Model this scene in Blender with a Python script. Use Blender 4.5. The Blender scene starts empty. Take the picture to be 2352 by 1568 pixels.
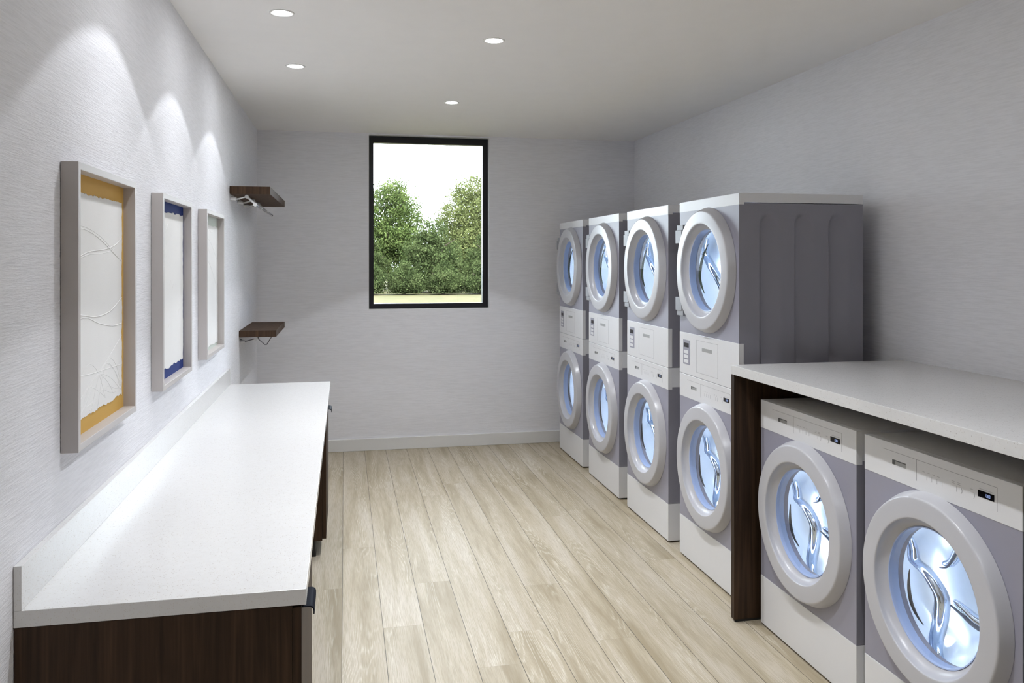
import bpy, bmesh, math, random
import numpy as np
from mathutils import Vector, Matrix

sc = bpy.context.scene
col = sc.collection
PI = math.pi

# ------------------------------------------------------------------ dimensions (metres)
XL, XR, YB, YN, ZC = -0.71, 2.5726, 7.048, -2.4, 2.688
XM = 1.8092            # front plane of the machines
W = 0.69; PITCH = 0.8563; YA = 6.8019
DEPTH = 0.648

# ------------------------------------------------------------------ material helpers
class NT:
    def __init__(s, name):
        s.m = bpy.data.materials.new(name); s.m.use_nodes = True
        s.t = s.m.node_tree; s.t.nodes.clear()
        s.out = s.t.nodes.new('ShaderNodeOutputMaterial')
    def n(s, typ, **kw):
        nd = s.t.nodes.new(typ)
        for k, v in kw.items():
            if k.startswith('i_'):
                key = k[2:]
                key = int(key) if key.isdigit() else key.replace('_', ' ')
                nd.inputs[key].default_value = v
            else: setattr(nd, k, v)
        return nd
    def l(s, a, b): s.t.links.new(a, b)
    def math(s, op, a, b=None, c=None):
        nd = s.n('ShaderNodeMath', operation=op)
        for i, v in enumerate((a, b, c)):
            if v is None: continue
            if isinstance(v, (int, float)): nd.inputs[i].default_value = v
            else: s.l(v, nd.inputs[i])
        return nd.outputs[0]
    def mapping(s, scale, coord='pos', loc=(0, 0, 0)):
        if coord == 'pos': src = s.n('ShaderNodeNewGeometry').outputs['Position']
        else: src = s.n('ShaderNodeTexCoord').outputs['Object']
        mp = s.n('ShaderNodeMapping'); mp.inputs['Scale'].default_value = scale; mp.inputs['Location'].default_value = loc
        s.l(src, mp.inputs[0]); return mp.outputs[0]
    def noise(s, vec, scale=1, detail=3, rough=.5, dist=0):
        nd = s.n('ShaderNodeTexNoise'); nd.inputs['Scale'].default_value = scale; nd.inputs['Detail'].default_value = detail
        nd.inputs['Roughness'].default_value = rough; nd.inputs['Distortion'].default_value = dist
        if vec is not None: s.l(vec, nd.inputs['Vector'])
        return nd.outputs['Fac']
    def ramp(s, fac, stops):
        r = s.n('ShaderNodeValToRGB'); e = r.color_ramp.elements
        while len(e) < len(stops): e.new(.5)
        for el, (p, c) in zip(e, stops): el.position = p; el.color = (*c, 1) if len(c) == 3 else c
        s.l(fac, r.inputs[0]); return r.outputs[0]
    def mix(s, fac, a, b, blend='MIX'):
        m = s.n('ShaderNodeMix', data_type='RGBA', blend_type=blend)
        for key, v in ((0, fac), (6, a), (7, b)):
            if isinstance(v, (int, float)): m.inputs[key].default_value = v
            elif isinstance(v, tuple): m.inputs[key].default_value = (*v, 1)
            else: s.l(v, m.inputs[key])
        return m.outputs[2]
    def bsdf(s, color=None, rough=.5, metal=0, spec=.5, bump=None, bstr=.3, bdist=.002, coat=0):
        b = s.n('ShaderNodeBsdfPrincipled')
        if isinstance(color, tuple): b.inputs['Base Color'].default_value = (*color, 1)
        elif color is not None: s.l(color, b.inputs['Base Color'])
        if isinstance(rough, (int, float)): b.inputs['Roughness'].default_value = rough
        else: s.l(rough, b.inputs['Roughness'])
        b.inputs['Metallic'].default_value = metal
        b.inputs['Specular IOR Level'].default_value = spec
        b.inputs['Coat Weight'].default_value = coat
        if bump is not None:
            bn = s.n('ShaderNodeBump'); bn.inputs['Strength'].default_value = bstr; bn.inputs['Distance'].default_value = bdist
            s.l(bump, bn.inputs['Height']); s.l(bn.outputs[0], b.inputs['Normal'])
        s.l(b.outputs[0], s.out.inputs[0]); return b

def simple(name, color, rough=.5, metal=0, spec=.5, coat=0, grain=0):
    t = NT(name)
    nz = t.noise(t.mapping((1, 1, 1), 'obj'), 9, 3)
    c2 = tuple(x * (1 - .035) for x in color)
    t.bsdf(t.mix(nz, c2, color), rough, metal, spec, coat=coat,
           bump=t.noise(t.mapping((1, 1, 1), 'obj'), 400, 2) if grain else None, bstr=grain, bdist=.0005)
    return t.m

def emission(name, color, strength):
    t = NT(name); e = t.n('ShaderNodeEmission'); e.inputs[0].default_value = (*color, 1); e.inputs[1].default_value = strength
    t.l(e.outputs[0], t.out.inputs[0]); return t.m

def mat_wallpaper(name, along, color, strength=.5):
    # woven grasscloth-like wallpaper: irregular horizontal threads crossed by a fine weave
    t = NT(name)
    v1 = t.mapping((11, 11, 205)); v2 = t.mapping((45, 45, 330)); v3 = t.mapping((2.5, 2.5, 60)); v4 = t.mapping((260, 260, 120))
    h = t.math('ADD', t.math('MULTIPLY', t.noise(v1, 1, 3, .6), 1.2), t.math('MULTIPLY', t.noise(v2, 1, 2, .6), .6))
    h = t.math('ADD', h, t.math('MULTIPLY', t.noise(v3, 1, 2), .4))
    h = t.math('ADD', h, t.math('MULTIPLY', t.noise(v4, 1, 1), .3))
    dark = tuple(c * .93 for c in color)
    cc = t.mix(t.ramp(t.noise(v1, 1, 3, .6), [(.35, (0, 0, 0)), (.6, (1, 1, 1))]), dark, color)
    t.bsdf(cc, .85, 0, .2, bump=h, bstr=strength, bdist=.004)
    return t.m

def mat_floor():
    t = NT('oak_plank_floor')
    pos = t.n('ShaderNodeNewGeometry').outputs['Position']
    sep = t.n('ShaderNodeSeparateXYZ'); t.l(pos, sep.inputs[0]); x, y = sep.outputs[0], sep.outputs[1]
    wp = 0.1762
    xs = t.math('DIVIDE', t.math('ADD', x, 0.011 + wp * 20), wp)
    row = t.math('FLOOR', xs); fx = t.math('FRACT', xs)
    wn = t.n('ShaderNodeTexWhiteNoise', noise_dimensions='1D'); t.l(row, wn.inputs['W'])
    lp = 2.40
    # measured joint positions for the rows seen in the photograph come from a fixed stagger per row
    stag = t.math('FRACT', t.math('MULTIPLY', row, 0.3885))
    for rw, yj in ((19, 4.11), (20, 4.67), (21, 3.63), (22, 4.10), (23, 5.60), (24, 3.48), (25, 3.96), (26, 3.33), (27, 5.0)):
        hit = t.math('COMPARE', row, float(rw), .1); val = (-yj / lp) % 1.0
        stag = t.math('ADD', t.math('MULTIPLY', stag, t.math('SUBTRACT', 1.0, hit)), t.math('MULTIPLY', hit, val))
    ys = t.math('ADD', t.math('DIVIDE', y, lp), t.math('ADD', stag, 20.0))
    colr = t.math('FLOOR', ys); fy = t.math('FRACT', ys)
    cmb = t.n('ShaderNodeCombineXYZ'); t.l(row, cmb.inputs[0]); t.l(colr, cmb.inputs[1])
    wn2 = t.n('ShaderNodeTexWhiteNoise', noise_dimensions='3D'); t.l(cmb.outputs[0], wn2.inputs['Vector'])
    rnd = wn2.outputs['Value']
    # per-plank grain coordinates
    gx = t.math('ADD', x, t.math('MULTIPLY', rnd, 37.0)); gy = t.math('ADD', y, t.math('MULTIPLY', rnd, 91.0))
    def vec(sx, sy):
        c = t.n('ShaderNodeCombineXYZ'); t.l(t.math('MULTIPLY', gx, sx), c.inputs[0]); t.l(t.math('MULTIPLY', gy, sy), c.inputs[1]); return c.outputs[0]
    big = t.noise(vec(6.5, .55), 1, 2.2, .45, .25)
    rings = t.math('SINE', t.math('ADD', t.math('MULTIPLY', big, 190.0), t.math('MULTIPLY', t.noise(vec(90, 8), 1, 2), 3.6)))
    rings = t.math('POWER', t.math('MULTIPLY', t.math('ADD', rings, 1.0), .5), 3.5)
    fine = t.noise(vec(260, 9), 1, 3, .65)
    blotch = t.noise(vec(11, .8), 1, 4, .6, .5)
    c = t.ramp(blotch, [(.34, (.335, .27, .168)), (.5, (.455, .385, .272)), (.66, (.54, .475, .375))])
    # cerused white grain lines follow only part of the figure
    mask = t.math('MULTIPLY', rings, t.ramp(t.noise(vec(12, .9), 1, 2), [(.48, (0, 0, 0)), (.62, (1, 1, 1))]))
    c = t.mix(t.math('MULTIPLY', t.math('MULTIPLY', mask, t.ramp(fine, [(.36, (.25, .25, .25)), (.56, (1, 1, 1))])), .55), c, (.68, .64, .53))
    c = t.mix(t.math('MULTIPLY', t.ramp(fine, [(.38, (1, 1, 1)), (.56, (0, 0, 0))]), .42), c, (.28, .225, .13))
    hv = t.n('ShaderNodeHueSaturation'); t.l(c, hv.inputs['Color']); hv.inputs['Saturation'].default_value = .92
    t.l(t.math('ADD', .95, t.math('MULTIPLY', rnd, .04)), hv.inputs['Value'])
    c = hv.outputs[0]
    dx = t.math('MINIMUM', fx, t.math('SUBTRACT', 1.0, fx)); seam = t.math('LESS_THAN', dx, .0068)
    dy = t.math('MINIMUM', fy, t.math('SUBTRACT', 1.0, fy)); joint = t.math('LESS_THAN', dy, .0004)
    c = t.mix(t.math('MULTIPLY', joint, .4), c, (.22, .18, .11))
    c = t.mix(t.math('MULTIPLY', seam, .95), c, (.055, .045, .03))
    hgt = t.math('SUBTRACT', t.math('MULTIPLY', fine, .25), t.math('MULTIPLY', seam, 1.0))
    t.bsdf(c, .48, 0, .35, bump=hgt, bstr=.25, bdist=.001)
    return t.m

def mat_quartz():
    t = NT('speckled_quartz')
    v = t.mapping((1, 1, 1))
    vo = t.n('ShaderNodeTexVoronoi'); vo.inputs['Scale'].default_value = 190; t.l(v, vo.inputs['Vector'])
    sz = t.n('ShaderNodeSeparateColor'); t.l(vo.outputs['Color'], sz.inputs[0])
    rad = t.math('MULTIPLY', t.math('GREATER_THAN', sz.outputs[0], .45), t.math('MULTIPLY', sz.outputs[1], .34))
    sp = t.math('LESS_THAN', vo.outputs['Distance'], rad)
    vo2 = t.n('ShaderNodeTexVoronoi'); vo2.inputs['Scale'].default_value = 240; t.l(v, vo2.inputs['Vector'])
    s2 = t.n('ShaderNodeSeparateColor'); t.l(vo2.outputs['Color'], s2.inputs[0])
    sp2 = t.math('LESS_THAN', vo2.outputs['Distance'], t.math('MULTIPLY', t.math('GREATER_THAN', s2.outputs[0], .6), .28))
    base = t.mix(t.noise(v, 60, 4), (.67, .665, .66), (.73, .727, .722))
    c = t.mix(t.math('MULTIPLY', sp2, .45), base, (.60, .55, .49))
    tint = t.mix(sz.outputs[2], (.20, .18, .16), (.55, .46, .38))
    c = t.mix(t.math('MULTIPLY', sp, .5), c, tint)
    t.bsdf(c, .22, 0, .45)
    return t.m

def mat_wood(name, c1, c2, rough=.42, axis='z'):
    t = NT(name)
    v = t.mapping((38, 38, 1.6)) if axis == 'z' else t.mapping((38, 38, 20))
    v2 = t.mapping((190, 190, 4)) if axis == 'z' else t.mapping((190, 190, 30))
    a = t.noise(v, 1, 4, .6, .6); b = t.noise(v2, 1, 3, .6)
    c = t.mix(t.ramp(a, [(.38, (0, 0, 0)), (.66, (1, 1, 1))]), c1, c2)
    c = t.mix(t.math('MULTIPLY', t.ramp(b, [(.4, (0, 0, 0)), (.7, (1, 1, 1))]), .35), c, tuple(x * .45 for x in c1))
    t.bsdf(c, rough, 0, .25, bump=b, bstr=.12, bdist=.0006)
    return t.m

def mat_thin_glass(name, tint, gloss=.10, rough=.0):
    t = NT(name)
    tr = t.n('ShaderNodeBsdfTransparent'); tr.inputs[0].default_value = (*tint, 1)
    gl = t.n('ShaderNodeBsdfGlossy'); gl.inputs['Roughness'].default_value = rough; gl.inputs[0].default_value = (1, 1, 1, 1)
    fr = t.n('ShaderNodeFresnel'); fr.inputs[0].default_value = 1.45
    mx = t.n('ShaderNodeMixShader'); t.l(t.math('MULTIPLY', fr.outputs[0], gloss * 10), mx.inputs[0])
    t.l(tr.outputs[0], mx.inputs[1]); t.l(gl.outputs[0], mx.inputs[2]); t.l(mx.outputs[0], t.out.inputs[0])
    return t.m

def mat_leaf(name, cols):
    t = NT(name)
    nz = t.noise(t.mapping((1, 1, 1)), 1.6, 4, .7)
    c = t.ramp(nz, [(.3, cols[0]), (.5, cols[1]), (.72, cols[2])])
    d = t.n('ShaderNodeBsdfDiffuse'); t.l(c, d.inputs[0])
    tl = t.n('ShaderNodeBsdfTranslucent'); t.l(c, tl.inputs[0])
    mx = t.n('ShaderNodeMixShader'); mx.inputs[0].default_value = .3
    t.l(d.outputs[0], mx.inputs[1]); t.l(tl.outputs[0], mx.inputs[2]); t.l(mx.outputs[0], t.out.inputs[0])
    return t.m

def mat_grass():
    t = NT('dry_grass')
    a = t.noise(t.mapping((1, .5, 1)), 1.3, 5, .7); b = t.noise(t.mapping((1, 1, 1)), 14, 3, .7)
    c = t.mix(t.ramp(a, [(.35, (0, 0, 0)), (.65, (1, 1, 1))]), (.038, .042, .015), (.085, .062, .033))
    c = t.mix(b, c, (.085, .078, .038))
    t.bsdf(c, .9, 0, .1); return t.m

M = {}
M['wall'] = mat_wallpaper('woven_wallpaper', 'y', (.86, .862, .90), .42)
M['wall_back'] = mat_wallpaper('woven_wallpaper_fine', 'x', (.86, .862, .90), .20)
M['ceiling'] = simple('ceiling_paint', (.93, .92, .915), .9, spec=.1)
M['floor'] = mat_floor()
M['taupe'] = simple('taupe_wall_paint', (.46, .38, .34), .8)
M['quartz'] = mat_quartz()
M['walnut'] = mat_wood('dark_walnut_laminate', (.026, .0135, .007), (.064, .034, .0175), .55)
M['walnut_shelf'] = mat_wood('walnut_shelf_board', (.055, .031, .018), (.11, .064, .038), .7)
M['white'] = simple('white_enamel', (.755, .755, .77), .35)
M['trim'] = simple('white_trim_paint', (.78, .775, .76), .5)
M['grey'] = simple('lavender_grey_enamel', (.315, .31, .375), .38)
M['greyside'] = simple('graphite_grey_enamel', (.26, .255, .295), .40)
M['doorring'] = simple('light_grey_plastic', (.53, .53, .56), .28, spec=.45)
M['hinge'] = simple('grey_hinge_plastic', (.27, .275, .30), .4)
M['bluerim'] = simple('blue_tinted_gasket', (.42, .52, .78), .3)
M['black'] = simple('black_display', (.006, .006, .010), .12)
M['darkslot'] = simple('dark_recess', (.10, .10, .10), .5)
M['slot'] = simple('grey_recess', (.36, .36, .36), .45)
M['line'] = simple('fine_grey_print', (.36, .35, .37), .6)
M['seam'] = simple('panel_gap', (.40, .40, .42), .7)
M['digits'] = emission('display_digits', (.45, .58, 1.0), .5)
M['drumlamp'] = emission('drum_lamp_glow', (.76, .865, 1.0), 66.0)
M['drum'] = simple('polished_drum_steel', (.80, .87, .96), .30, metal=.6)
M['lifter'] = simple('bright_lifter_steel', (.70, .79, .93), .14, metal=1)
M['drumrib'] = simple('blue_steel_rib', (.075, .105, .17), .25, metal=.3)
M['gasket'] = simple('dark_rubber', (.03, .03, .035), .5)
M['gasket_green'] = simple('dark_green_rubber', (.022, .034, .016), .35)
M['foot'] = simple('black_foot', (.015, .015, .015), .6)
M['frame'] = simple('greige_frame_paint', (.53, .495, .48), .45)
M['paper'] = simple('white_handmade_paper', (.86, .855, .845), .9, grain=.4)
M['mustard'] = simple('mustard_mat_board', (.68, .41, .095), .85)
M['blue'] = simple('cobalt_mat_board', (.004, .027, .20), .85)
M['sage'] = simple('pale_sage_mat_board', (.60, .65, .60), .85)
M['winframe'] = simple('black_window_frame', (.008, .008, .012), .35)
M['handle'] = simple('navy_black_metal', (.005, .006, .013), .6, spec=.06)
M['chrome'] = simple('chrome', (.62, .62, .64), .18, metal=1)
M['steel'] = simple('brushed_steel_rod', (.30, .30, .33), .3, metal=1)
M['whitemetal'] = simple('white_powder_coat', (.80, .80, .80), .4)
M['lens'] = emission('downlight_glow', (.96, .98, 1.0), 85.0)
M['doorglass'] = mat_thin_glass('door_glass', (.95, .975, 1.0), .010)
M['pane'] = mat_thin_glass('window_glass', (.97, .98, .975), .08)
M['bark'] = simple('tree_bark', (.05, .035, .022), .9)
M['leaf1'] = mat_leaf('leaves_fresh_green', [(.030, .047, .014), (.075, .102, .032), (.16, .19, .065)])
M['leaf2'] = mat_leaf('leaves_yellow_green', [(.046, .056, .020), (.105, .12, .045), (.20, .205, .085)])
M['leaf3'] = mat_leaf('leaves_dark_green', [(.024, .034, .014), (.052, .068, .026), (.10, .12, .05)])
M['grass'] = mat_grass()

# ------------------------------------------------------------------ mesh builder
class MB:
    def __init__(s): s.v = []; s.f = []
    def add(s, vs, fs):
        o = len(s.v); s.v += [tuple(v) for v in vs]; s.f += [tuple(i + o for i in f) for f in fs]; return s
    def box(s, x0, x1, y0, y1, z0, z1):
        return s.add([(x0, y0, z0), (x1, y0, z0), (x1, y1, z0), (x0, y1, z0), (x0, y0, z1), (x1, y0, z1), (x1, y1, z1), (x0, y1, z1)],
                     [(0, 3, 2, 1), (4, 5, 6, 7), (0, 1, 5, 4), (1, 2, 6, 5), (2, 3, 7, 6), (3, 0, 4, 7)])
    def tube(s, pts, r, n=8, cap=True):
        pts = [Vector(p) for p in pts]; rings = []
        for i, p in enumerate(pts):
            d = (pts[min(i + 1, len(pts) - 1)] - pts[max(i - 1, 0)]).normalized()
            if i == 0:
                up = Vector((0, 0, 1)) if abs(d.z) < .9 else Vector((1, 0, 0)); a = d.cross(up).normalized()
            else: a = (a - d * a.dot(d)).normalized()
            b = d.cross(a)
            rr = r[i] if isinstance(r, (list, tuple)) else r
            rings.append([p + a * rr * math.cos(2 * PI * k / n) + b * rr * math.sin(2 * PI * k / n) for k in range(n)])
        vs = [v for rg in rings for v in rg]; fs = []
        for i in range(len(rings) - 1):
            for k in range(n):
                fs.append((i * n + k, i * n + (k + 1) % n, (i + 1) * n + (k + 1) % n, (i + 1) * n + k))
        if cap:
            fs.append(tuple(reversed(range(n)))); fs.append(tuple((len(rings) - 1) * n + k for k in range(n)))
        return s.add(vs, fs)
    def lathe(s, prof, c=(0, 0, 0), axis='x', n=96, close=False):
        # prof: list of (axial, radius)
        vs = []; fs = []
        for a, r in prof:
            for k in range(n):
                t = 2 * PI * k / n
                if axis == 'x': vs.append((c[0] + a, c[1] + r * math.cos(t), c[2] + r * math.sin(t)))
                else: vs.append((c[0] + r * math.cos(t), c[1] + r * math.sin(t), c[2] + a))
        m = len(prof)
        for i in range(m if close else m - 1):
            j = (i + 1) % m
            for k in range(n):
                fs.append((i * n + k, i * n + (k + 1) % n, j * n + (k + 1) % n, j * n + k))
        return s.add(vs, fs)
    def build(s, name, mat, parent=None, loc=(0, 0, 0), smooth=False, bevel=0, seg=2, fixn=True):
        me = bpy.data.meshes.new(name); me.from_pydata(s.v, [], s.f); me.update()
        if fixn:
            bm = bmesh.new(); bm.from_mesh(me); bmesh.ops.remove_doubles(bm, verts=bm.verts, dist=1e-6)
            bmesh.ops.recalc_face_normals(bm, faces=bm.faces); bm.to_mesh(me); bm.free()
        me.materials.append(mat)
        if smooth:
            me.polygons.foreach_set('use_smooth', [True] * len(me.polygons))
            try: me.set_sharp_from_angle(angle=math.radians(smooth if smooth > 1 else 40))
            except Exception: pass
        o = bpy.data.objects.new(name, me); col.objects.link(o); o.location = loc
        if parent is not None: o.parent = parent
        if bevel:
            b = o.modifiers.new('bevel', 'BEVEL'); b.width = bevel; b.segments = seg; b.limit_method = 'ANGLE'; b.harden_normals = False
        return o

def tag(o, label, cat, group=None, kind=None):
    o['label'] = label; o['category'] = cat
    if group: o['group'] = group
    if kind: o['kind'] = kind
    return o
def empty(name, loc):
    o = bpy.data.objects.new(name, None); col.objects.link(o); o.location = loc; o.empty_display_size = .05; return o
def structure(o, label=None):
    o['kind'] = 'structure'
    if label: o['label'] = label
    return o
def copy_tree(o, parent=None):
    c = o.copy(); col.objects.link(c)
    if parent is not None: c.parent = parent
    for ch in list(o.children): copy_tree(ch, c)
    return c
def B(x0, x1, y0, y1, z0, z1): return MB().box(x0, x1, y0, y1, z0, z1)

# ------------------------------------------------------------------ room shell
T = .2
structure(B(XL - T, XR + T, YN - T, YB + T, -.2, 0).build('floor', M['floor']), 'pale oak plank floor')
structure(B(XL - T, XR + T, YN - T, YB + T, ZC, ZC + .2).build('ceiling', M['ceiling']), 'smooth warm white ceiling')
structure(B(XL - T, XL, YN - T, YB + T, 0, ZC).build('wall_left', M['wall']), 'white textured wallpaper wall with three pictures')
structure(B(XR, XR + T, YN - T, YB + T, 0, ZC).build('wall_right', M['wall_back']), 'pale grey textured wall behind the machines')
structure(B(XL, XR, YN - T, YN, 0, ZC).build('wall_front', M['taupe']), 'plain wall behind the viewer')
WX0, WX1, WZ0, WZ1 = .200, 1.239, 1.192, 2.680
wb = MB(); y0, y1 = YB, YB + T
wb.box(XL, WX0, y0, y1, 0, ZC).box(WX1, XR, y0, y1, 0, ZC).box(WX0, WX1, y0, y1, 0, WZ0).box(WX0, WX1, y0, y1, WZ1, ZC)
structure(wb.build('wall_back', M['wall_back'], fixn=False), 'pale grey textured end wall with the window')
# painted reveal lining the window opening
rv = MB(); e = .002
rv.box(WX0 - .0, WX0 + e, YB + .001, YB + T, WZ0, WZ1).box(WX1 - e, WX1, YB + .001, YB + T, WZ0, WZ1)
rv.box(WX0, WX1, YB + .001, YB + T, WZ0, WZ0 + e).box(WX0, WX1, YB + .001, YB + T, WZ1 - e, WZ1)
structure(rv.build('trim_1', M['trim'], fixn=False), 'white reveal lining the window opening')
structure(B(XL, XR, YB - .014, YB, 0, .102).build('baseboard_back', M['trim'], bevel=.003), 'white baseboard under the window')
structure(B(XL, XL + .014, 2.62, YB - .014, 0, .102).build('baseboard_left', M['trim'], bevel=.003), 'white baseboard along the picture wall')
structure(B(XR - .014, XR, YN, YB - .014, 0, .102).build('baseboard_right', M['trim'], bevel=.003), 'white baseboard behind the machines')
# window
win = empty('window_1', ((WX0 + WX1) / 2, YB + .09, WZ0)); structure(win, 'tall fixed window in a black frame with trees beyond')
wx = (WX0 + WX1) / 2; hw = (WX1 - WX0) / 2 - .003; wh = WZ1 - WZ0 - .006
fr = MB(); fy0, fy1 = -.025, .035; fw, ft, fb = .044, .055, .046
a0, a1 = -hw, hw
fr.box(a0, a0 + fw - .004, fy0, fy1, .003, wh).box(a1 - fw - .003, a1, fy0, fy1, .003, wh)
fr.box(a0 + fw - .004, a1 - fw - .003, fy0, fy1, .003, fb).box(a0 + fw - .004, a1 - fw - .003, fy0, fy1, wh - ft, wh)
fr.build('window_frame', M['winframe'], win)
B(a0 + fw - .004, a1 - fw - .003, .000, .006, fb, wh - ft).build('window_pane', M['pane'], win)

# ------------------------------------------------------------------ downlights
def downlight(x, y, label, power, group, expo=2.8, rim=1.75):
    t = empty('recessed_downlight', (x, y, ZC)); tag(t, label, 'ceiling light', group)
    MB().lathe([(-.0005, .054), (-.004, .053), (-.0045, .050), (-.003, .040), (-.0005, .037)], axis='z', n=48).build('trim_ring', M['trim'], t, smooth=True)
    MB().lathe([(-.0022, .0005), (-.0022, .037), (-.0008, .0375)], axis='z', n=48).build('lens', M['lens'], t, smooth=True)
    ld = bpy.data.lights.new('downlight_beam', 'SPOT'); ld.energy = power; ld.spot_size = math.radians(101); ld.spot_blend = .05
    ld.shadow_soft_size = .03; ld.color = LCOL
    # reflector downlight photometry: intensity falls with the angle from straight down
    ld.use_nodes = True; lt = ld.node_tree; em_ = lt.nodes.get('Emission')
    tc_ = lt.nodes.new('ShaderNodeTexCoord'); sp_ = lt.nodes.new('ShaderNodeSeparateXYZ'); ab_ = lt.nodes.new('ShaderNodeMath'); ab_.operation = 'ABSOLUTE'
    pw_ = lt.nodes.new('ShaderNodeMath'); pw_.operation = 'POWER'; pw_.inputs[1].default_value = expo
    lt.links.new(tc_.outputs['Normal'], sp_.inputs[0]); lt.links.new(sp_.outputs[2], ab_.inputs[0]); lt.links.new(ab_.outputs[0], pw_.inputs[0])
    # the reflector's bright rim at the edge of the beam
    mr_ = lt.nodes.new('ShaderNodeMapRange'); mr_.interpolation_type = 'SMOOTHSTEP'
    for k_, v_ in ((1, .645), (2, .715), (3, rim), (4, 1.0)): mr_.inputs[k_].default_value = v_
    ml_ = lt.nodes.new('ShaderNodeMath'); ml_.operation = 'MULTIPLY'
    lt.links.new(ab_.outputs[0], mr_.inputs[0]); lt.links.new(pw_.outputs[0], ml_.inputs[0]); lt.links.new(mr_.outputs[0], ml_.inputs[1]); lt.links.new(ml_.outputs[0], em_.inputs['Strength'])
    lo = bpy.data.objects.new('downlight_beam', ld); col.objects.link(lo); lo.parent = t; lo.location = (0, 0, -.012)
    return t
LCOL = (.925, .955, 1.0)
PL, PR = 19.5, 95
downlight(-.268, 3.691, 'left-hand downlight nearer the viewer, above the pictures', PL, 'downlights washing the picture wall')
downlight(-.267, 4.688, 'downlight on the left, farther from the viewer, above the last picture', PL, 'downlights washing the picture wall')
downlight(-.268, 2.694, 'downlight above the nearest picture, out of frame', PL, 'downlights washing the picture wall')
downlight(.716, 3.945, 'right-hand downlight nearer the viewer over the aisle', PR, 'downlights over the aisle', 3.6, .9)
downlight(.716, 5.557, 'small far downlight over the aisle closest to the window', PR, 'downlights over the aisle', 3.6, .9)
downlight(.716, 2.333, 'downlight over the aisle beside the counter, out of frame', PR, 'downlights over the aisle', 3.6, .9)
downlight(.716, .721, 'downlight over the viewer, out of frame', PR, 'downlights over the aisle', 3.6, .9)

# ------------------------------------------------------------------ washing machines
def plate_with_hole(mb, x, yh, z0, z1, cz, r, n=96, depth=None):
    # front plate in the plane x, spanning y -yh..yh and z0..z1 with a round hole
    inner = []; outer = []
    for k in range(n):
        t = 2 * PI * k / n; c, s = math.cos(t), math.sin(t)
        inner.append((x, r * c, cz + r * s))
        q = min(yh / abs(c) if abs(c) > 1e-9 else 1e9, ((z1 - cz) if s > 0 else (cz - z0)) / abs(s) if abs(s) > 1e-9 else 1e9)
        outer.append((x, q * c, cz + q * s))
    vs = inner + outer; fs = [(k, (k + 1) % n, n + (k + 1) % n, n + k) for k in range(n)]
    # corner fillers
    corners = [(yh, z1), (-yh, z1), (-yh, z0), (yh, z0)]
    for cy, czz in corners:
        ang = math.atan2(czz - cz, cy) % (2 * PI); k = int(ang / (2 * PI) * n)
        vs.append((x, cy, czz)); i = len(vs) - 1
        fs.append((n + k, n + (k + 1) % n, i))
    mb.add(vs, fs)
    # hole lip
    lip = [(0.0, r), (.05, r)]
    mb.lathe(lip, c=(x, 0, cz), n=n)

def seven_seg(mb, x, y, z, ch, h=.010, w=.0055, t=.0011):
    # y runs to the reader's right as -Y ; (y, z) lower-left corner
    S = {'0': 'abcdef', '1': 'bc', '3': 'abgcd'}[ch]
    def bar(ya, yb, za, zb): mb.box(x - .0006, x, min(y - ya, y - yb), max(y - ya, y - yb), z + za, z + zb)
    for s_ in S:
        if s_ == 'a': bar(0, w, h - t, h)
        if s_ == 'g': bar(0, w, h / 2 - t / 2, h / 2 + t / 2)
        if s_ == 'd': bar(0, w, 0, t)
        if s_ == 'f': bar(0, t, h / 2, h)
        if s_ == 'e': bar(0, t, 0, h / 2)
        if s_ == 'b': bar(w - t, w, h / 2, h)
        if s_ == 'c': bar(w - t, w, 0, h / 2)

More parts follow.
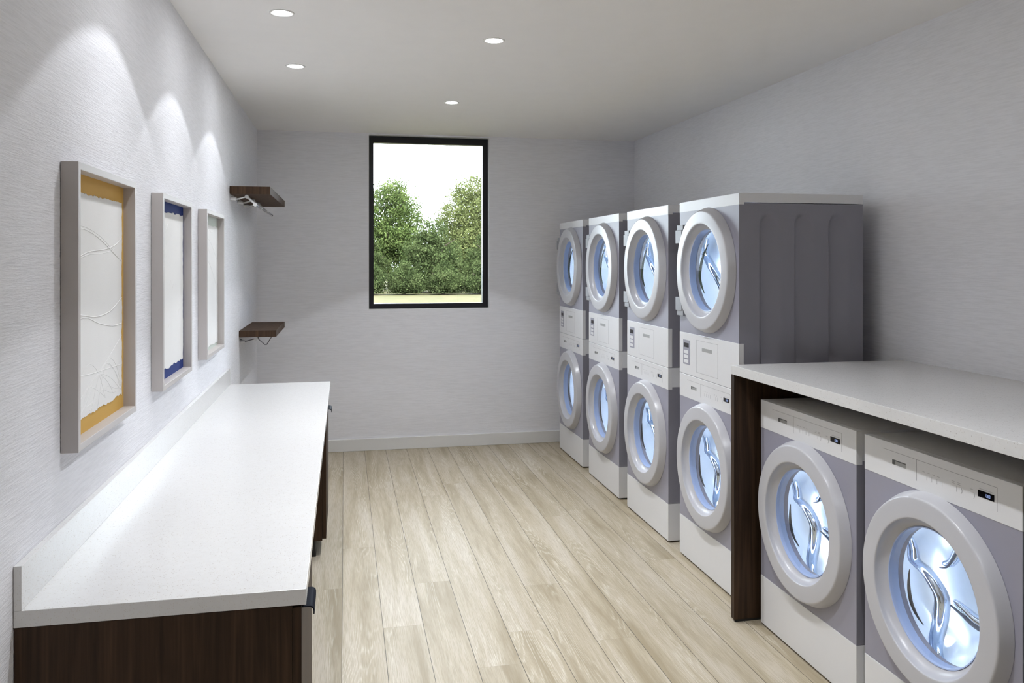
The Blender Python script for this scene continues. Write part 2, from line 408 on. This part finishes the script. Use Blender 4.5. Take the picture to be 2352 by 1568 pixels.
RD = .208
def door_and_drum(root, cz, prefix, hinges):
    prof = [(.0, .3185), (-.001, .3200), (-.0025, .3196), (-.004, .3190), (-.020, .3118), (-.034, .3052), (-.0362, .3037), (-.0380, .3018), (-.0390, .2995), (-.0394, .2965),
            (-.0398, .288), (-.0406, .268), (-.0412, .248), (-.0413, .2405), (-.0410, .2382), (-.0400, .2364), (-.0385, .2354), (-.0370, .2349), (-.030, .2338), (-.021, .2300),
            (-.013, .2240), (-.007, .2165), (-.0045, .2115), (-.003, .209), (.006, .2085), (.006, .25), (.0, .30)]
    d = MB().lathe(prof, c=(0, 0, 0), n=128, close=True).build(prefix + '_door', M['doorring'], root, loc=(0, 0, cz), smooth=60)
    # blue tinted inner rim
    MB().lathe([(-.006, .2095), (-.0055, .206), (.004, .2045), (.028, .2035), (.030, .206), (.006, .208)], n=128, close=True).build('glass_rim', M['bluerim'], d, smooth=50)
    # glass bowl, gently domed into the drum
    bulge = -.034 if hinges else .030
    gp = [(.004 + bulge * (1 - (r / .2045) ** 2), r) for r in (.2045, .19, .17, .145, .12, .09, .06, .03, .0005)]
    MB().lathe(gp, n=96).build('door_glass', M['doorglass'], d, smooth=80)
    # dark crescent behind the glass, shaped and coloured to imitate a reflection in it
    if True:
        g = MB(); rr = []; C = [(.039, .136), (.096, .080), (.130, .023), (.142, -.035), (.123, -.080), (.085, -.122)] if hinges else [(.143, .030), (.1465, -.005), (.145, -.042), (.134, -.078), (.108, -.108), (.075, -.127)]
        P = [Vector((.025, a, b)) for a, b in C]; pts = []
        for i in range(5):
            for k in range(6):
                t = k / 6; p0 = P[max(i - 1, 0)]; p1 = P[i]; p2 = P[i + 1]; p3 = P[min(i + 2, 5)]
                pts.append(.5 * ((2 * p1) + (p2 - p0) * t + (2 * p0 - 5 * p1 + 4 * p2 - p3) * t * t + (-p0 + 3 * p1 - 3 * p2 + p3) * t ** 3))
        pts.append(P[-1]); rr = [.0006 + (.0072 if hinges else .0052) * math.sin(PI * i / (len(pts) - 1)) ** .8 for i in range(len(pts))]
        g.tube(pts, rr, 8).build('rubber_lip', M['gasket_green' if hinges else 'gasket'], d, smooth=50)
    if hinges:
        for hz in (.193, -.199):
            h = MB(); s_ = 1 if hz > 0 else -1
            h.box(-.022, .0, .255, .338, hz - .050, hz + .050)
            h.box(-.027, .0, .262, .345, hz - .050 + (.0 if s_ > 0 else .028), hz + .050 - (.028 if s_ > 0 else 0))
            h.build('hinge', M['hinge'], d, bevel=.002)
    # drum: spun steel bowl
    dp = [(.050, .2085), (.044, .235), (.050, .268), (.075, .283), (.120, .286), (.165, .272), (.200, .235), (.222, .180), (.212, .130), (.196, .090), (.190, .045), (.190, .0005)]
    dr = MB().lathe(dp, n=96).build(prefix + '_drum', M['drum'], root, loc=(0, 0, cz), smooth=80)
    rib = MB()
    def path(pts, r0, n=40):
        out = []
        P = [Vector(p) for p in pts]
        for i in range(len(P) - 1):
            p0 = P[max(i - 1, 0)]; p1 = P[i]; p2 = P[i + 1]; p3 = P[min(i + 2, len(P) - 1)]
            for k in range(n // 4):
                t = k / (n // 4)
                out.append(.5 * ((2 * p1) + (p2 - p0) * t + (2 * p0 - 5 * p1 + 4 * p2 - p3) * t * t + (-p0 + 3 * p1 - 3 * p2 + p3) * t ** 3))
        out.append(P[-1]); return out
    S = [(.098, .262, .100), (.105, .253, .060), (.105, .243, .021), (.105, .197, .006), (.105, .149, -.020), (.105, .116, -.057), (.105, .120, -.117),
         (.105, .136, -.182), (.105, .141, -.213), (.100, .126, -.248), (.095, .082, -.262)]
    if hinges:
        S = [(.078, .205, .172), (.090, .248, .118), (.098, .258, .080), (.100, .232, .050), (.100, .184, .011), (.100, .131, -.028), (.100, .080, -.072), (.100, .055, -.108), (.100, .010, -.170)]
    ridge = MB()
    pp = path(S, 0); m = len(pp)
    ridge.tube([q_ + Vector((.012, -.016, -.004)) for q_ in pp], [.004 + .017 * math.sin(PI * i / (m - 1)) ** .6 for i in range(m)], 16)
    rib.tube(pp, [.002 + .0068 * math.sin(PI * i / (m - 1)) ** .5 * (1 + .10 * math.sin(i * .35)) for i in range(m)], 12)
    S2 = [(.110, .058, -.062), (.110, .007, -.072), (.110, -.033, -.082), (.112, -.075, -.086)]
    S3 = [(.110, .108, .041), (.110, .074, .056), (.110, .049, .088), (.110, .030, .118)]
    if hinges: S2, S3 = [(.12, .02, .02), (.12, -.03, .05), (.12, -.08, .09)], [(.12, -.02, -.05), (.12, -.07, -.07), (.12, -.12, -.08)]
    for q in (S2, S3):
        pp = path(q, 0); m = len(pp); ridge.tube([q_ + Vector((.012, -.004, .014)) for q_ in pp], [.006 + .012 * (i / m) ** .5 for i in range(m)], 14)
    ridge.build('drum_lifter', M['lifter'], dr, smooth=80)
    for q, r_ in ((S2, .009), (S3, .006)):
        pp = path(q, 0); m = len(pp); rib.tube(pp, [r_ * (.35 + .65 * i / m) for i in range(m)], 10)
    rib.build('drum_rib', M['drumrib'], dr, smooth=80)
    MB().lathe([(.046, .212), (.0445, .226), (.0465, .226), (.048, .212)], n=64, close=True).build('drum_lamp', M['drumlamp'], dr, smooth=50)  # hidden glowing ring added to brighten the drum interior

def washer_parts(root):
    h = W / 2
    H = .9955
    # grey cabinet with round door opening; dark recess above the feet
    b = MB()
    plate_with_hole(b, 0, h, .222, .8728, .559, .2085)
    fs0 = []
    b.add([(0, -h, .222), (DEPTH, -h, .222), (DEPTH, -h, .886), (0, -h, .8728), (0, h, .222), (DEPTH, h, .222), (DEPTH, h, .886), (0, h, .8728)],
          [(0, 1, 2, 3), (4, 7, 6, 5), (1, 5, 6, 2), (0, 4, 5, 1)])
    b.build('washer_cabinet', M['grey'], root)
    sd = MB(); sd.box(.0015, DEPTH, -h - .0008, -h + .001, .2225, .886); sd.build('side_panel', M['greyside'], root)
    k = B(-.0015, DEPTH, -h - .0012, h, .010, .2205).build('kick_plate', M['white'], root, bevel=.0015)
    ft = MB()
    for fx in (.04, DEPTH - .05):
        for fy in (-h + .05, h - .05): ft.lathe([(0, .0005), (0, .022), (.0105, .018), (.0105, .0005)], c=(fx, fy, 0), axis='z', n=20)
    ft.box(.02, DEPTH - .02, -h + .015, h - .015, .0025, .012)
    ft.build('levelling_feet', M['foot'], root)
    # white control fascia and lid
    cp = B(-.0015, .024, -h - .0014, h, .8728, H).build('control_panel', M['white'], root, bevel=.0012)
    B(.0238, DEPTH, -h - .0012, h, .886, H).build('lid', M['white'], root, bevel=.0012)
    x = -.0018
    Y = lambda d: h - d      # distance from the left edge as the reader sees it
    ln = MB()
    def hl(a, b_, z, t=.0007): ln.box(x, 0, Y(b_), Y(a), z - t, z + t)
    def vl(a, z0, z1, t=.0007): ln.box(x, 0, Y(a) - t, Y(a) + t, z0, z1)
    hl(.101, .603, .969, .0006); vl(.270, .901, .969, .0011); vl(.603, .901, .969, .0009)
    for a in (.318, .340, .363, .385): vl(a, .914, .930)
    for a in (.446, ): vl(a, .914, .930)
    for a, zz in ((.302, .9385), (.324, .9385), (.347, .9385), (.369, .9385), (.432, .9425), (.432, .9375), (.456, .9425), (.456, .9375), (.507, .9385)):
        hl(a - .006, a + .006, zz, .0005)
    hl(.536, .589, .9495, .0004)
    for ca in (.458, .508):                                  # small printed arcs
        for i in range(5):
            t0 = math.radians(-50 + 20 * i); t1 = math.radians(-50 + 20 * (i + 1)); R = .011
            ln.tube([(x, Y(ca + R * math.cos(t0)), .922 + R * math.sin(t0)), (x, Y(ca + R * math.cos(t1)), .922 + R * math.sin(t1))], .0006, 4)
    ln.build('panel_markings', M['line'], cp)
    sl = MB(); sl.box(-.0019, 0, Y(.219), Y(.151), .9265, .9425); sl.build('drawer_pull', M['slot'], cp)
    MB().add([(-.0022, Y(.151), .9265), (-.0022, Y(.166), .9265), (-.0022, Y(.166), .939), (-.0022, Y(.219), .939), (-.0022, Y(.219), .9425), (-.0022, Y(.151), .9425)], [(0, 1, 2, 3, 4, 5)]).build('pull_recess', M['darkslot'], cp, fixn=False)
    B(-.0024, 0, Y(.593), Y(.532), .9255, .9445).build('display', M['black'], cp)
    dg = MB()
    for i, ch in enumerate('130'): seven_seg(dg, -.0026, Y(.556 + i * .0085), .9305, ch, .0085, .0058, .0010)
    dg.build('display_digits', M['digits'], cp)
    door_and_drum(root, .559, 'washer', False)

def dryer_parts(root):
    h = W / 2; Z0, ZT = .9985, 1.927
    b = MB()
    plate_with_hole(b, 0, h, 1.2211, 1.8732, 1.560, .2085)
    b.add([(0, h, 1.2211), (DEPTH, h, Z0), (DEPTH, h, 1.8732), (0, h, 1.8732), (0, h, Z0), (DEPTH, -h + .017, 1.8732), (DEPTH, -h + .017, Z0)],
          [(4, 1, 2, 3), (1, 6, 5, 2)])
    b.build('dryer_cabinet', M['grey'], root)
    # camera-side sheet with three pressed ribs
    nx, nz = 150, 90; vs = []; fs = []
    X0, X1, ZB, ZU = .0, DEPTH, Z0 + .001, 1.880
    def sm(t): t = min(1, max(0, t)); return t * t * (3 - 2 * t)
    for j in range(nz + 1):
        z = ZB + (ZU - ZB) * j / nz
        for i in range(nx + 1):
            xx = X0 + (X1 - X0) * i / nx; hh = 0
            for c in (.105, .285, .464):
                zt, zb, w_ = 1.835, 1.10, .075
                dx = xx - c
                top = zt - .055 * (1 - math.sqrt(max(0, 1 - min(1, abs(dx - .048) / .048) ** 2)))
                v = sm(dx / .012) * (1 - sm((dx - .02) / (w_ + .02))) * sm((top - z) / .02)
                v *= sm((z - zb) / .05)
                hh = max(hh, v)
            vs.append((xx, -h + .015 * hh, z))
    for j in range(nz):
        for i in range(nx): a = j * (nx + 1) + i; fs.append((a, a + 1, a + nx + 2, a + nx + 1))
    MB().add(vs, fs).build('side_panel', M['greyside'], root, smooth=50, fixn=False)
    # top cover
    tc = MB(); tc.box(-.0015, .026, -h - .0014, h, 1.8732, ZT - .0005); tc.box(.0258, DEPTH, -h - .0012, h, 1.8835, ZT)
    tc.build('top_cover', M['white'], root)
    cp = MB(); cp.box(-.0015, .024, -h - .0014, h, Z0 + .0005, 1.2205)
    cp = cp.build('control_panel', M['white'], root, bevel=.0012)
    B(-.0002, DEPTH, -h + .002, h - .002, .9950, .9990).build('stacking_gap', M['seam'], root)
    Y = lambda d: h - d
    kp = B(-.0024, 0, Y(.137), Y(.049), 1.0505, 1.1825).build('keypad', M['grey'], cp)
    B(-.0030, -.0022, Y(.122), Y(.060), 1.143, 1.166).build('display', M['black'], kp)
    for zz in (1.109, 1.084, 1.059): B(-.0036, -.0022, Y(.118), Y(.062), zz, zz + .018).build('button', M['white'], kp, bevel=.0008)
    ld = MB(); t = .0012
    for (a, b_, z0, z1) in ((.218, .471, 1.194 - t, 1.194), (.218, .471, 1.025, 1.025 + t), (.218, .218 + t * 1.2, 1.025, 1.194), (.471 - t * 1.2, .471, 1.025, 1.194)):
        ld.box(-.0020, 0, Y(b_), Y(a), z0, z1)
    ld.build('lint_door_outline', M['line'], cp)
    B(-.0022, 0, Y(.402), Y(.287), 1.141, 1.159).build('lint_door_pull', M['slot'], cp)
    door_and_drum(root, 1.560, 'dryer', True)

GT = 'stacked washer and dryer towers along the right wall'
tower = empty('stacked_washer_dryer', (XM, YA - W / 2, 0))
washer_parts(tower); dryer_parts(tower)
labels = ['farthest stacked washer dryer tower, smallest in view, closest to the window wall',
          'second stacked washer dryer tower from the window wall',
          'third stacked washer dryer tower from the window, just behind the nearest one',
          'nearest stacked washer dryer tower with its dark ribbed side exposed above the counter']
tag(tower, labels[0], 'washer dryer', GT)
for k in range(1, 4):
    c = copy_tree(tower); c.location = (XM, YA - W / 2 - k * PITCH, 0); c['label'] = labels[k]
GW = 'front-load washers under the right counter'
wm = empty('front_load_washer', (XM, 3.3364 - W / 2, 0)); washer_parts(wm)
tag(wm, 'front-load washer under the counter next to the dark wood panel', 'washing machine', GW)
c = copy_tree(wm); c.location = (XM, 2.5971 - W / 2, 0); c['label'] = 'nearest front-load washer under the counter, cut off by the right picture edge'

# ------------------------------------------------------------------ right counter with support panels
CXF, CZ0, CZ1 = 1.697, 1.102, 1.143
o = B(CXF, XR - .001, 1.715, 3.402, CZ0, CZ1).build('folding_countertop', M['quartz'], bevel=.0015)
tag(o, 'speckled white quartz counter on the right over the two washers', 'countertop')
for (ya, yb, lb) in ((3.374, 3.402, 'dark walnut support panel between the nearest tower and the washers'), (1.720, 1.748, 'dark walnut support panel at the near end of the right counter')):
    t = empty('support_panel', (CXF, (ya + yb) / 2, 0)); tag(t, lb, 'panel', 'wood panels holding the right counter')
    B(.002, XR - CXF - .02, -.014, .014, .012, CZ0 - .0005).build('panel_board', M['walnut'], t)
    B(.012, XR - CXF - .03, -.010, .010, 0, .0125).build('base_shim', M['foot'], t)

# ------------------------------------------------------------------ left counter
LX1, LY0, LY1, LZ0, LZ1 = -.088, 1.970, 5.307, .808, .845
ct = empty('long_countertop', (XL, LY0, LZ0)); tag(ct, 'long speckled white quartz counter along the left picture wall', 'countertop')
B(.001, LX1 - XL, 0, LY1 - LY0, 0, LZ1 - LZ0).build('worktop', M['quartz'], ct, bevel=.0012)
B(.001, .0175, 0, LY1 - LY0, LZ1 - LZ0, .943 - LZ0).build('backsplash', M['quartz'], ct, bevel=.001)
def handle_mb():
    h = MB(); n = 6
    pr_ = [(0, 0), (.018, 0)] + [(.018 + .011 * math.sin(a), -.011 + .011 * math.cos(a)) for a in [PI / 2 * i / n for i in range(1, n + 1)]] + [(.029, -.020)]
    th = .0025; outer = pr_; inner = [(0, -th), (.017, -th)] + [(.017 + .0095 * math.sin(a), -.0125 + .0095 * math.cos(a)) for a in [PI / 2 * i / n for i in range(1, n + 1)]] + [(.0265, -.020)]
    vs = []; 
    for y in (0, .115):
        vs += [(p[0], y, p[1]) for p in outer] + [(p[0], y, p[1]) for p in inner]
    m = len(outer); N = 2 * m; fs = []
    for i in range(m - 1):
        fs.append((i, i + 1, N + i + 1, N + i)); fs.append((m + i, N + m + i, N + m + i + 1, m + i + 1))
        fs.append((i, m + i, m + i + 1, i + 1)); fs.append((N + i, N + i + 1, N + m + i + 1, N + m + i))
    fs.append((0, N, N + m, m)); fs.append((m - 1, 2 * m - 1, N + 2 * m - 1, N + m - 1))
    return h.add(vs, fs)
def base_cabinet(y, ln, label):
    t = empty('base_cabinet', (XL, y, 0)); tag(t, label, 'cabinet', 'dark wood base cabinets under the left counter')
    D = -.0985 - XL
    B(.002, D - .021, .0, ln, .085, LZ0 - .001).build('carcass', M['walnut'], t, bevel=.001)
    B(.012, D - .055, .004, ln - .004, 0, .0852).build('kick_plate', M['foot'], t)
    d = B(D - .0205, D, .0, ln, .095, LZ0 - .006).build('door', M['walnut'], t, bevel=.001)
    hd = handle_mb().build('handle', M['handle'], d, loc=(D, .012, LZ0 - .009), smooth=35)
    return t
base_cabinet(1.972, .62, 'dark walnut cabinet at the near end of the left counter')
base_cabinet(4.575, .62, 'dark walnut cabinet at the far end of the left counter')

# ------------------------------------------------------------------ framed art
def torn(y0, y1, z0, z1, seed, amp=.006):
    rnd = random.Random(seed); pts = []
    def edge(a, b, n):
        v = 0
        for i in range(n):
            t = i / n; v = v * .75 + rnd.uniform(-1, 1) * amp * .6
            nx, nz = -(b[1] - a[1]), (b[0] - a[0]); L = math.hypot(nx, nz)
            pts.append((a[0] + (b[0] - a[0]) * t + nx / L * v, a[1] + (b[1] - a[1]) * t + nz / L * v))
    edge((y0, z0), (y1, z0), 60); edge((y1, z0), (y1, z1), 70); edge((y1, z1), (y0, z1), 60); edge((y0, z1), (y0, z0), 70)
    return pts
def framed_art(y, mat, seed, label, curves, inset):
    FW, ZB, ZT, D = .597, 1.119, 1.865, .043
    t = empty('framed_art', (XL, y, ZB)); tag(t, label, 'picture', 'framed paper reliefs on the left wall')
    w = .0195; Hh = ZT - ZB; fm = MB()
    # mitred frame
    O = [(0, 0), (FW, 0), (FW, Hh), (0, Hh)]; I = [(w, w), (FW - w, w), (FW - w, Hh - w), (w, Hh - w)]
    vs = [(.001, *p) for p in O] + [(.001, *p) for p in I] + [(D, *p) for p in O] + [(D, *p) for p in I]
    fs = []
    for i in range(4):
        j = (i + 1) % 4
        fs += [(i, j, 4 + j, 4 + i), (8 + i, 12 + i, 12 + j, 8 + j), (i, 8 + i, 8 + j, j), (4 + i, 4 + j, 12 + j, 12 + i)]
    fm.add(vs, fs).build('frame', M['frame'], t, bevel=.0012)
    B(.002, .008, w - .001, FW - w + .001, w - .001, Hh - w + .001).build('mat_board', M[mat], t)
    iy, it, ib = inset
    pts = torn(w + iy, FW - w - iy, w + ib, Hh - w - it, seed, .0045)
    n = len(pts); vs = [(.0085, *p) for p in pts] + [(.0105, *p) for p in pts]
    fs = [tuple(range(n)), tuple(reversed(range(n, 2 * n)))] + [(i, (i + 1) % n, n + (i + 1) % n, n + i) for i in range(n)]
    MB().add(vs, fs).build('torn_paper', M['paper'], t)
    if curves:
        em = MB()
        for (pp, r) in curves:
            P = [Vector((.0105, w + a * (FW - 2 * w), w + b * (Hh - 2 * w))) for a, b in pp]; out = []
            for i in range(len(P) - 1):
                p0 = P[max(i - 1, 0)]; p1 = P[i]; p2 = P[i + 1]; p3 = P[min(i + 2, len(P) - 1)]
                for k in range(14):
                    q = k / 14
                    out.append(.5 * ((2 * p1) + (p2 - p0) * q + (2 * p0 - 5 * p1 + 4 * p2 - p3) * q * q + (-p0 + 3 * p1 - 3 * p2 + p3) * q ** 3))
            out.append(P[-1]); em.tube([q_ - Vector((r * .25, 0, 0)) for q_ in out], r, 8)
        em.build('embossed_lines', M['paper'], t, smooth=60)
    return t
cA = []
for pp, r in [([(.05, .785), (.25, .79), (.5, .76), (.78, .70), (.94, .665)], .0016), ([(.05, .66), (.3, .70), (.6, .715), (.8, .735), (.94, .77)], .0016),
              ([(.05, .652), (.3, .69), (.6, .70), (.8, .72)], .0010), ([(.05, .80), (.25, .80), (.5, .772), (.76, .715)], .0010),
              ([(.05, .47), (.25, .455), (.45, .44), (.7, .45), (.94, .50)], .0018), ([(.05, .44), (.28, .445), (.5, .41), (.75, .385), (.94, .385)], .0018),
              ([(.94, .33), (.7, .26), (.45, .19), (.25, .10), (.12, .03)], .0012), ([(.05, .24), (.3, .22), (.6, .21), (.94, .20)], .0014)]: cA.append((pp, r))
rr = random.Random(5)
for i in range(9):
    a0 = rr.uniform(-.1, .5); a0 = max(.04, a0); a1 = a0 + rr.uniform(.5, .85); pk = rr.uniform(.13, .26)
    cA.append(([(a0, .05 + rr.uniform(0, .05)), (a0 + (min(a1, .94) - a0) * .22, pk * .78), (a0 + (min(a1, .94) - a0) * .5, pk), (a0 + (min(a1, .94) - a0) * .78, pk * .8), (min(a1, .94), .09)], .0009))
cB = []
rr = random.Random(8)
for i in range(14):
    a = rr.uniform(.2, .75); b = rr.uniform(.2, .85)
    cB.append(([(a, b), (a + .05, b + .03), (a + .09, b + .035)], .0009))
cC = [([(.08, .95), (.3, .85), (.55, .80), (.9, .68)], .0010), ([(.1, .80), (.35, .90), (.6, .88), (.92, .93)], .0010), ([(.08, .72), (.4, .66), (.7, .56), (.92, .44)], .0010), ([(.2, .93), (.5, .72), (.92, .80)], .0010)]
framed_art(2.274, 'mustard', 3, 'nearest framed torn-paper relief with a mustard yellow border', cA, (.030, .052, .042))
framed_art(3.274, 'blue', 11, 'middle framed torn-paper relief with a cobalt blue border', cB, (.020, .040, .040))
framed_art(4.274, 'sage', 19, 'farthest framed paper relief with a pale sage border, by the shelves', cC, (.010, .050, .018))

# ------------------------------------------------------------------ wall shelves with hanging rods
def shelf(name, y0, y1, z0, z1, label, upper):
    t = empty(name, (XL, y0, z0)); tag(t, label, 'shelf', 'walnut wall shelves in the far left corner')
    B(.001, .247, 0, y1 - y0, 0, z1 - z0).build('shelf_board', M['walnut_shelf'], t, bevel=.0015)
    L = y1 - y0
    if upper:
        A = (.100, -.010); Bp = (.150, -.060)
        for k, yy in enumerate((.045, .40, .76)):
            br = MB()
            br.tube([(.001, yy, -.024), (.035, yy, -.028)], .0125, 16)
            br.tube([(.035, yy, -.030), (A[0], yy, A[1] - .004)], .0045, 8)
            br.tube([(A[0], yy, A[1] - .004), (Bp[0], yy, Bp[1])], .0065, 8)
            for c in (A, Bp): br.tube([(c[0], yy - .014, c[1] - .004), (c[0], yy + .012, c[1] - .004)], .0118, 20)
            br.build('bracket', M['whitemetal'], t, smooth=40)
        MB().tube([(Bp[0], .05, Bp[1] - .004), (Bp[0], L - .10, Bp[1] - .004)], .0075, 14).build('hanging_rod', M['steel'], t, smooth=40)
        MB().tube([(A[0], .05, A[1] - .006), (A[0], L - .42, A[1] - .006)], .007, 14).build('hanging_rod', M['steel'], t, smooth=40)
        hk = MB(); pts = []
        for i in range(13):
            a = PI * i / 12; pts.append((Bp[0] + .018 + .010 * math.cos(a + PI / 2), L - .12 , Bp[1] - .012 - .010 * math.sin(a)))
        hk.tube([(Bp[0], L - .12, Bp[1] - .004)] + pts, .003, 8).build('end_hook', M['steel'], t, smooth=40)
    else:
        for k, yy in enumerate((.08, .70)):
            br = MB()
            br.tube([(.001, yy, -.020), (.032, yy, -.036), (.094, yy, -.019)], .0032, 8)
            br.tube([(.118, yy, -.001), (.122, yy, -.022), (.164, yy, -.061), (.176, yy, -.061), (.214, yy, .0)], .0032, 8)
            br.build('bracket', M['steel'], t, smooth=40)
        br = MB(); br.tube([(.106, .070, -.017), (.106, .090, -.017)], .013, 18); br.build('joint_disc', M['whitemetal'], t, smooth=40)
        MB().tube([(.001, .08, -.036), (.031, .08, -.036)], .0115, 14).build('wall_boss', M['whitemetal'], t, smooth=40)
        MB().tube([(.106, .08, -.017), (.106, .70, -.017)], .005, 10).build('hanging_rod', M['steel'], t, smooth=40)
shelf('wall_shelf', 5.405, 6.683, 2.030, 2.079, 'upper longer walnut wall shelf with double hanging rod beneath', True)
shelf('wall_shelf', 5.870, 6.683, 1.083, 1.128, 'lower shorter walnut wall shelf with thin folding bracket beneath', False)

# ------------------------------------------------------------------ outside
ys = YB + T + .3
o = B(-60, 70, ys, 140, -.5, -.30).build('lawn', M['grass']); tag(o, 'pale dry grass field outside the window', 'grass', kind='stuff')

def leaf_cloud(seed, blobs, nleaf, size):
    r = np.random.default_rng(seed); vs = []; 
    wts = np.array([b[3] ** 2 for b in blobs]); wts = wts / wts.sum()
    cnt = (wts * nleaf).astype(int)
    for (bx, by, bz, br), n in zip(blobs, cnt):
        # sub-clumps on the surface of each lobe
        m = max(12, int(40 * br))
        d = r.normal(size=(m, 3)); d /= np.linalg.norm(d, axis=1)[:, None]
        cc = np.array([bx, by, bz]) + d * br * r.uniform(.55, 1.0, (m, 1)) * np.array([1, 1, .92])
        idx = r.integers(0, m, n)
        p = cc[idx] + r.normal(size=(n, 3)) * .21 * br ** .5 * np.array([1, 1, .8])
        vs.append(p)
    P = np.concatenate(vs); N = len(P)
    a = r.normal(size=(N, 3)); a /= np.linalg.norm(a, axis=1)[:, None]
    b = r.normal(size=(N, 3)); b -= (a * b).sum(1)[:, None] * a; b /= np.linalg.norm(b, axis=1)[:, None]
    s = (size * r.uniform(.6, 1.3, N))[:, None]
    P[:, 2] = np.maximum(P[:, 2], .16)
    q = np.stack([P - a * s, P + b * s * .55, P + a * s, P - b * s * .55], 1).reshape(-1, 3)
    return q, N
def leaf_mesh(name, q, N, mat):
    me = bpy.data.meshes.new(name); me.vertices.add(4 * N); me.vertices.foreach_set('co', q.astype(np.float32).ravel())
    me.loops.add(4 * N); me.loops.foreach_set('vertex_index', np.arange(4 * N, dtype=np.int32))
    me.polygons.add(N); me.polygons.foreach_set('loop_start', np.arange(0, 4 * N, 4, dtype=np.int32))
    me.update(calc_edges=True); me.materials.append(mat); return me
def make_tree(kind, name, seed, height, rad, mat):
    r = random.Random(seed); blobs = []
    n = 24 if kind == 'tree' else 11
    for i in range(n):
        t = i / (n - 1); z = height * (.22 + .66 * t) if kind == 'tree' else height * (.18 + .6 * t)
        rr_ = rad * (.95 - .48 * t ** 2.6); a = r.uniform(0, 2 * PI); d = rr_ * r.uniform(.25, .65)
        blobs.append((d * math.cos(a), d * math.sin(a), z, rr_ * r.uniform(.40, .54)))
    blobs.append((0, 0, height * .86, rad * .42)); blobs.append((0, 0, height * .35, rad * .75))
    q, N = leaf_cloud(seed, blobs, 42000 if kind == 'tree' else 22000, .078)
    t = empty(name, (0, 0, -.30))
    fo = bpy.data.objects.new('foliage', leaf_mesh('foliage', q, N, mat)); col.objects.link(fo); fo.parent = t
    tr = MB(); tr.tube([(0, 0, 0), (.05, 0, height * .3), (-.04, .05, height * .6), (.0, 0, height * .8)], [.16, .12, .08, .03], 10)
    for k in range(6):
        a = r.uniform(0, 2 * PI); z = height * r.uniform(.25, .6)
        tr.tube([(0, 0, z), (rad * .35 * math.cos(a), rad * .35 * math.sin(a), z + height * .12), (rad * .6 * math.cos(a), rad * .6 * math.sin(a), z + height * .2)], [.06, .04, .015], 6)
    tr.build('trunk', M['bark'], t, smooth=60)
    return t
tA = make_tree('tree', 'leafy_tree', 1, 7.3, 2.75, M['leaf1'])
tB = make_tree('tree', 'leafy_tree', 2, 7.6, 3.1, M['leaf2'])
sA = make_tree('bush', 'leafy_shrub', 3, 4.3, 2.25, M['leaf3'])
sB = make_tree('bush', 'leafy_shrub', 4, 2.2, 1.6, M['leaf3'])
def put(o, x, y, sc_, rz, label, cat, first):
    c = o if first else copy_tree(o); c.location = (x, y, -.30); c.scale = (sc_, sc_, sc_); c.rotation_euler.z = rz
    tag(c, label, cat, 'trees beyond the lawn' if cat == 'tree' else 'shrubs in front of the trees'); return c
used = set()
for (o, x, y, s_, rz, lb, cat) in [
    (tA, 2.95, 55.0, 1.0, 2.1, 'fresh green leafy tree on the left side of the window view', 'tree'),
    (tB, 8.75, 56.6, 1.02, 4.2, 'taller yellow-green tree on the right side of the window view', 'tree'),
    (tA, -4.2, 55.5, 1.04, 2.0, 'green tree standing outside, left of the window view', 'tree'),
    (tB, 15.6, 56.0, .97, 2.6, 'yellow-green tree standing outside, right of the window view', 'tree'),
    (sA, 5.15, 48.4, .96, 0, 'large dark shrub filling the gap between the two trees', 'shrub'),
    (sA, 1.25, 51.0, .82, 1.3, 'dark shrub at the foot of the left tree', 'shrub'),
    (sA, 8.95, 50.6, .84, 2.4, 'dark shrub at the foot of the right tree', 'shrub'),
    (sA, -2.6, 50.0, .9, 3.4, 'dark shrub outside, left of the window view', 'shrub'),
    (sA, 12.8, 50.0, .9, 4.4, 'dark shrub outside, right of the window view', 'shrub'),
    (sB, 3.2, 45.6, .70, 0, 'low shrub left of centre along the grass edge', 'shrub'),
    (sB, 5.4, 45.5, .70, .8, 'low shrub in the middle along the grass edge', 'shrub'),
    (sB, 7.5, 45.6, .70, 1.9, 'low shrub at the right end of the grass edge', 'shrub'),
    (sB, 1.35, 45.7, .70, 2.9, 'low shrub at the left end of the grass edge', 'shrub')]:
    put(o, x, y, s_, rz, lb, cat, o.name not in used); used.add(o.name)

sd_ = bpy.data.lights.new('hazy_sun', 'SUN'); sd_.energy = 4.5; sd_.angle = math.radians(12); sd_.color = (1.0, .95, .86)
so = bpy.data.objects.new('hazy_sun', sd_); col.objects.link(so); so.rotation_euler = (math.radians(42), 0, math.radians(28)); so.location = (10, -20, 30)
# ------------------------------------------------------------------ world, camera, view
w = bpy.data.worlds.new('overcast_sky'); sc.world = w; w.use_nodes = True
bg = w.node_tree.nodes['Background']; bg.inputs[0].default_value = (.80, .90, 1.0, 1); bg.inputs[1].default_value = 8.0

cam = bpy.data.cameras.new('camera'); co = bpy.data.objects.new('camera', cam); col.objects.link(co)
cam.sensor_width = 36; cam.lens = 36 * 1881.03 / 2352; cam.shift_y = -(784 - 597.26) / 2352
cam.clip_start = .05; cam.clip_end = 400
co.location = (0, 0, 1.6121); co.rotation_euler = (PI / 2, 0, -.2016)
sc.camera = co
sc.view_settings.view_transform = 'Standard'; sc.view_settings.look = 'None'
sc.view_settings.gamma = 1; sc.view_settings.use_curve_mapping = False
sc.view_settings.exposure = 0.72
cy = sc.cycles
cy.use_denoising = True; cy.use_adaptive_sampling = True; cy.adaptive_threshold = .03; cy.max_bounces = 10; cy.diffuse_bounces = 6; cy.glossy_bounces = 5; cy.transparent_max_bounces = 16
cy.caustics_reflective = False; cy.caustics_refractive = False; cy.sample_clamp_indirect = 6
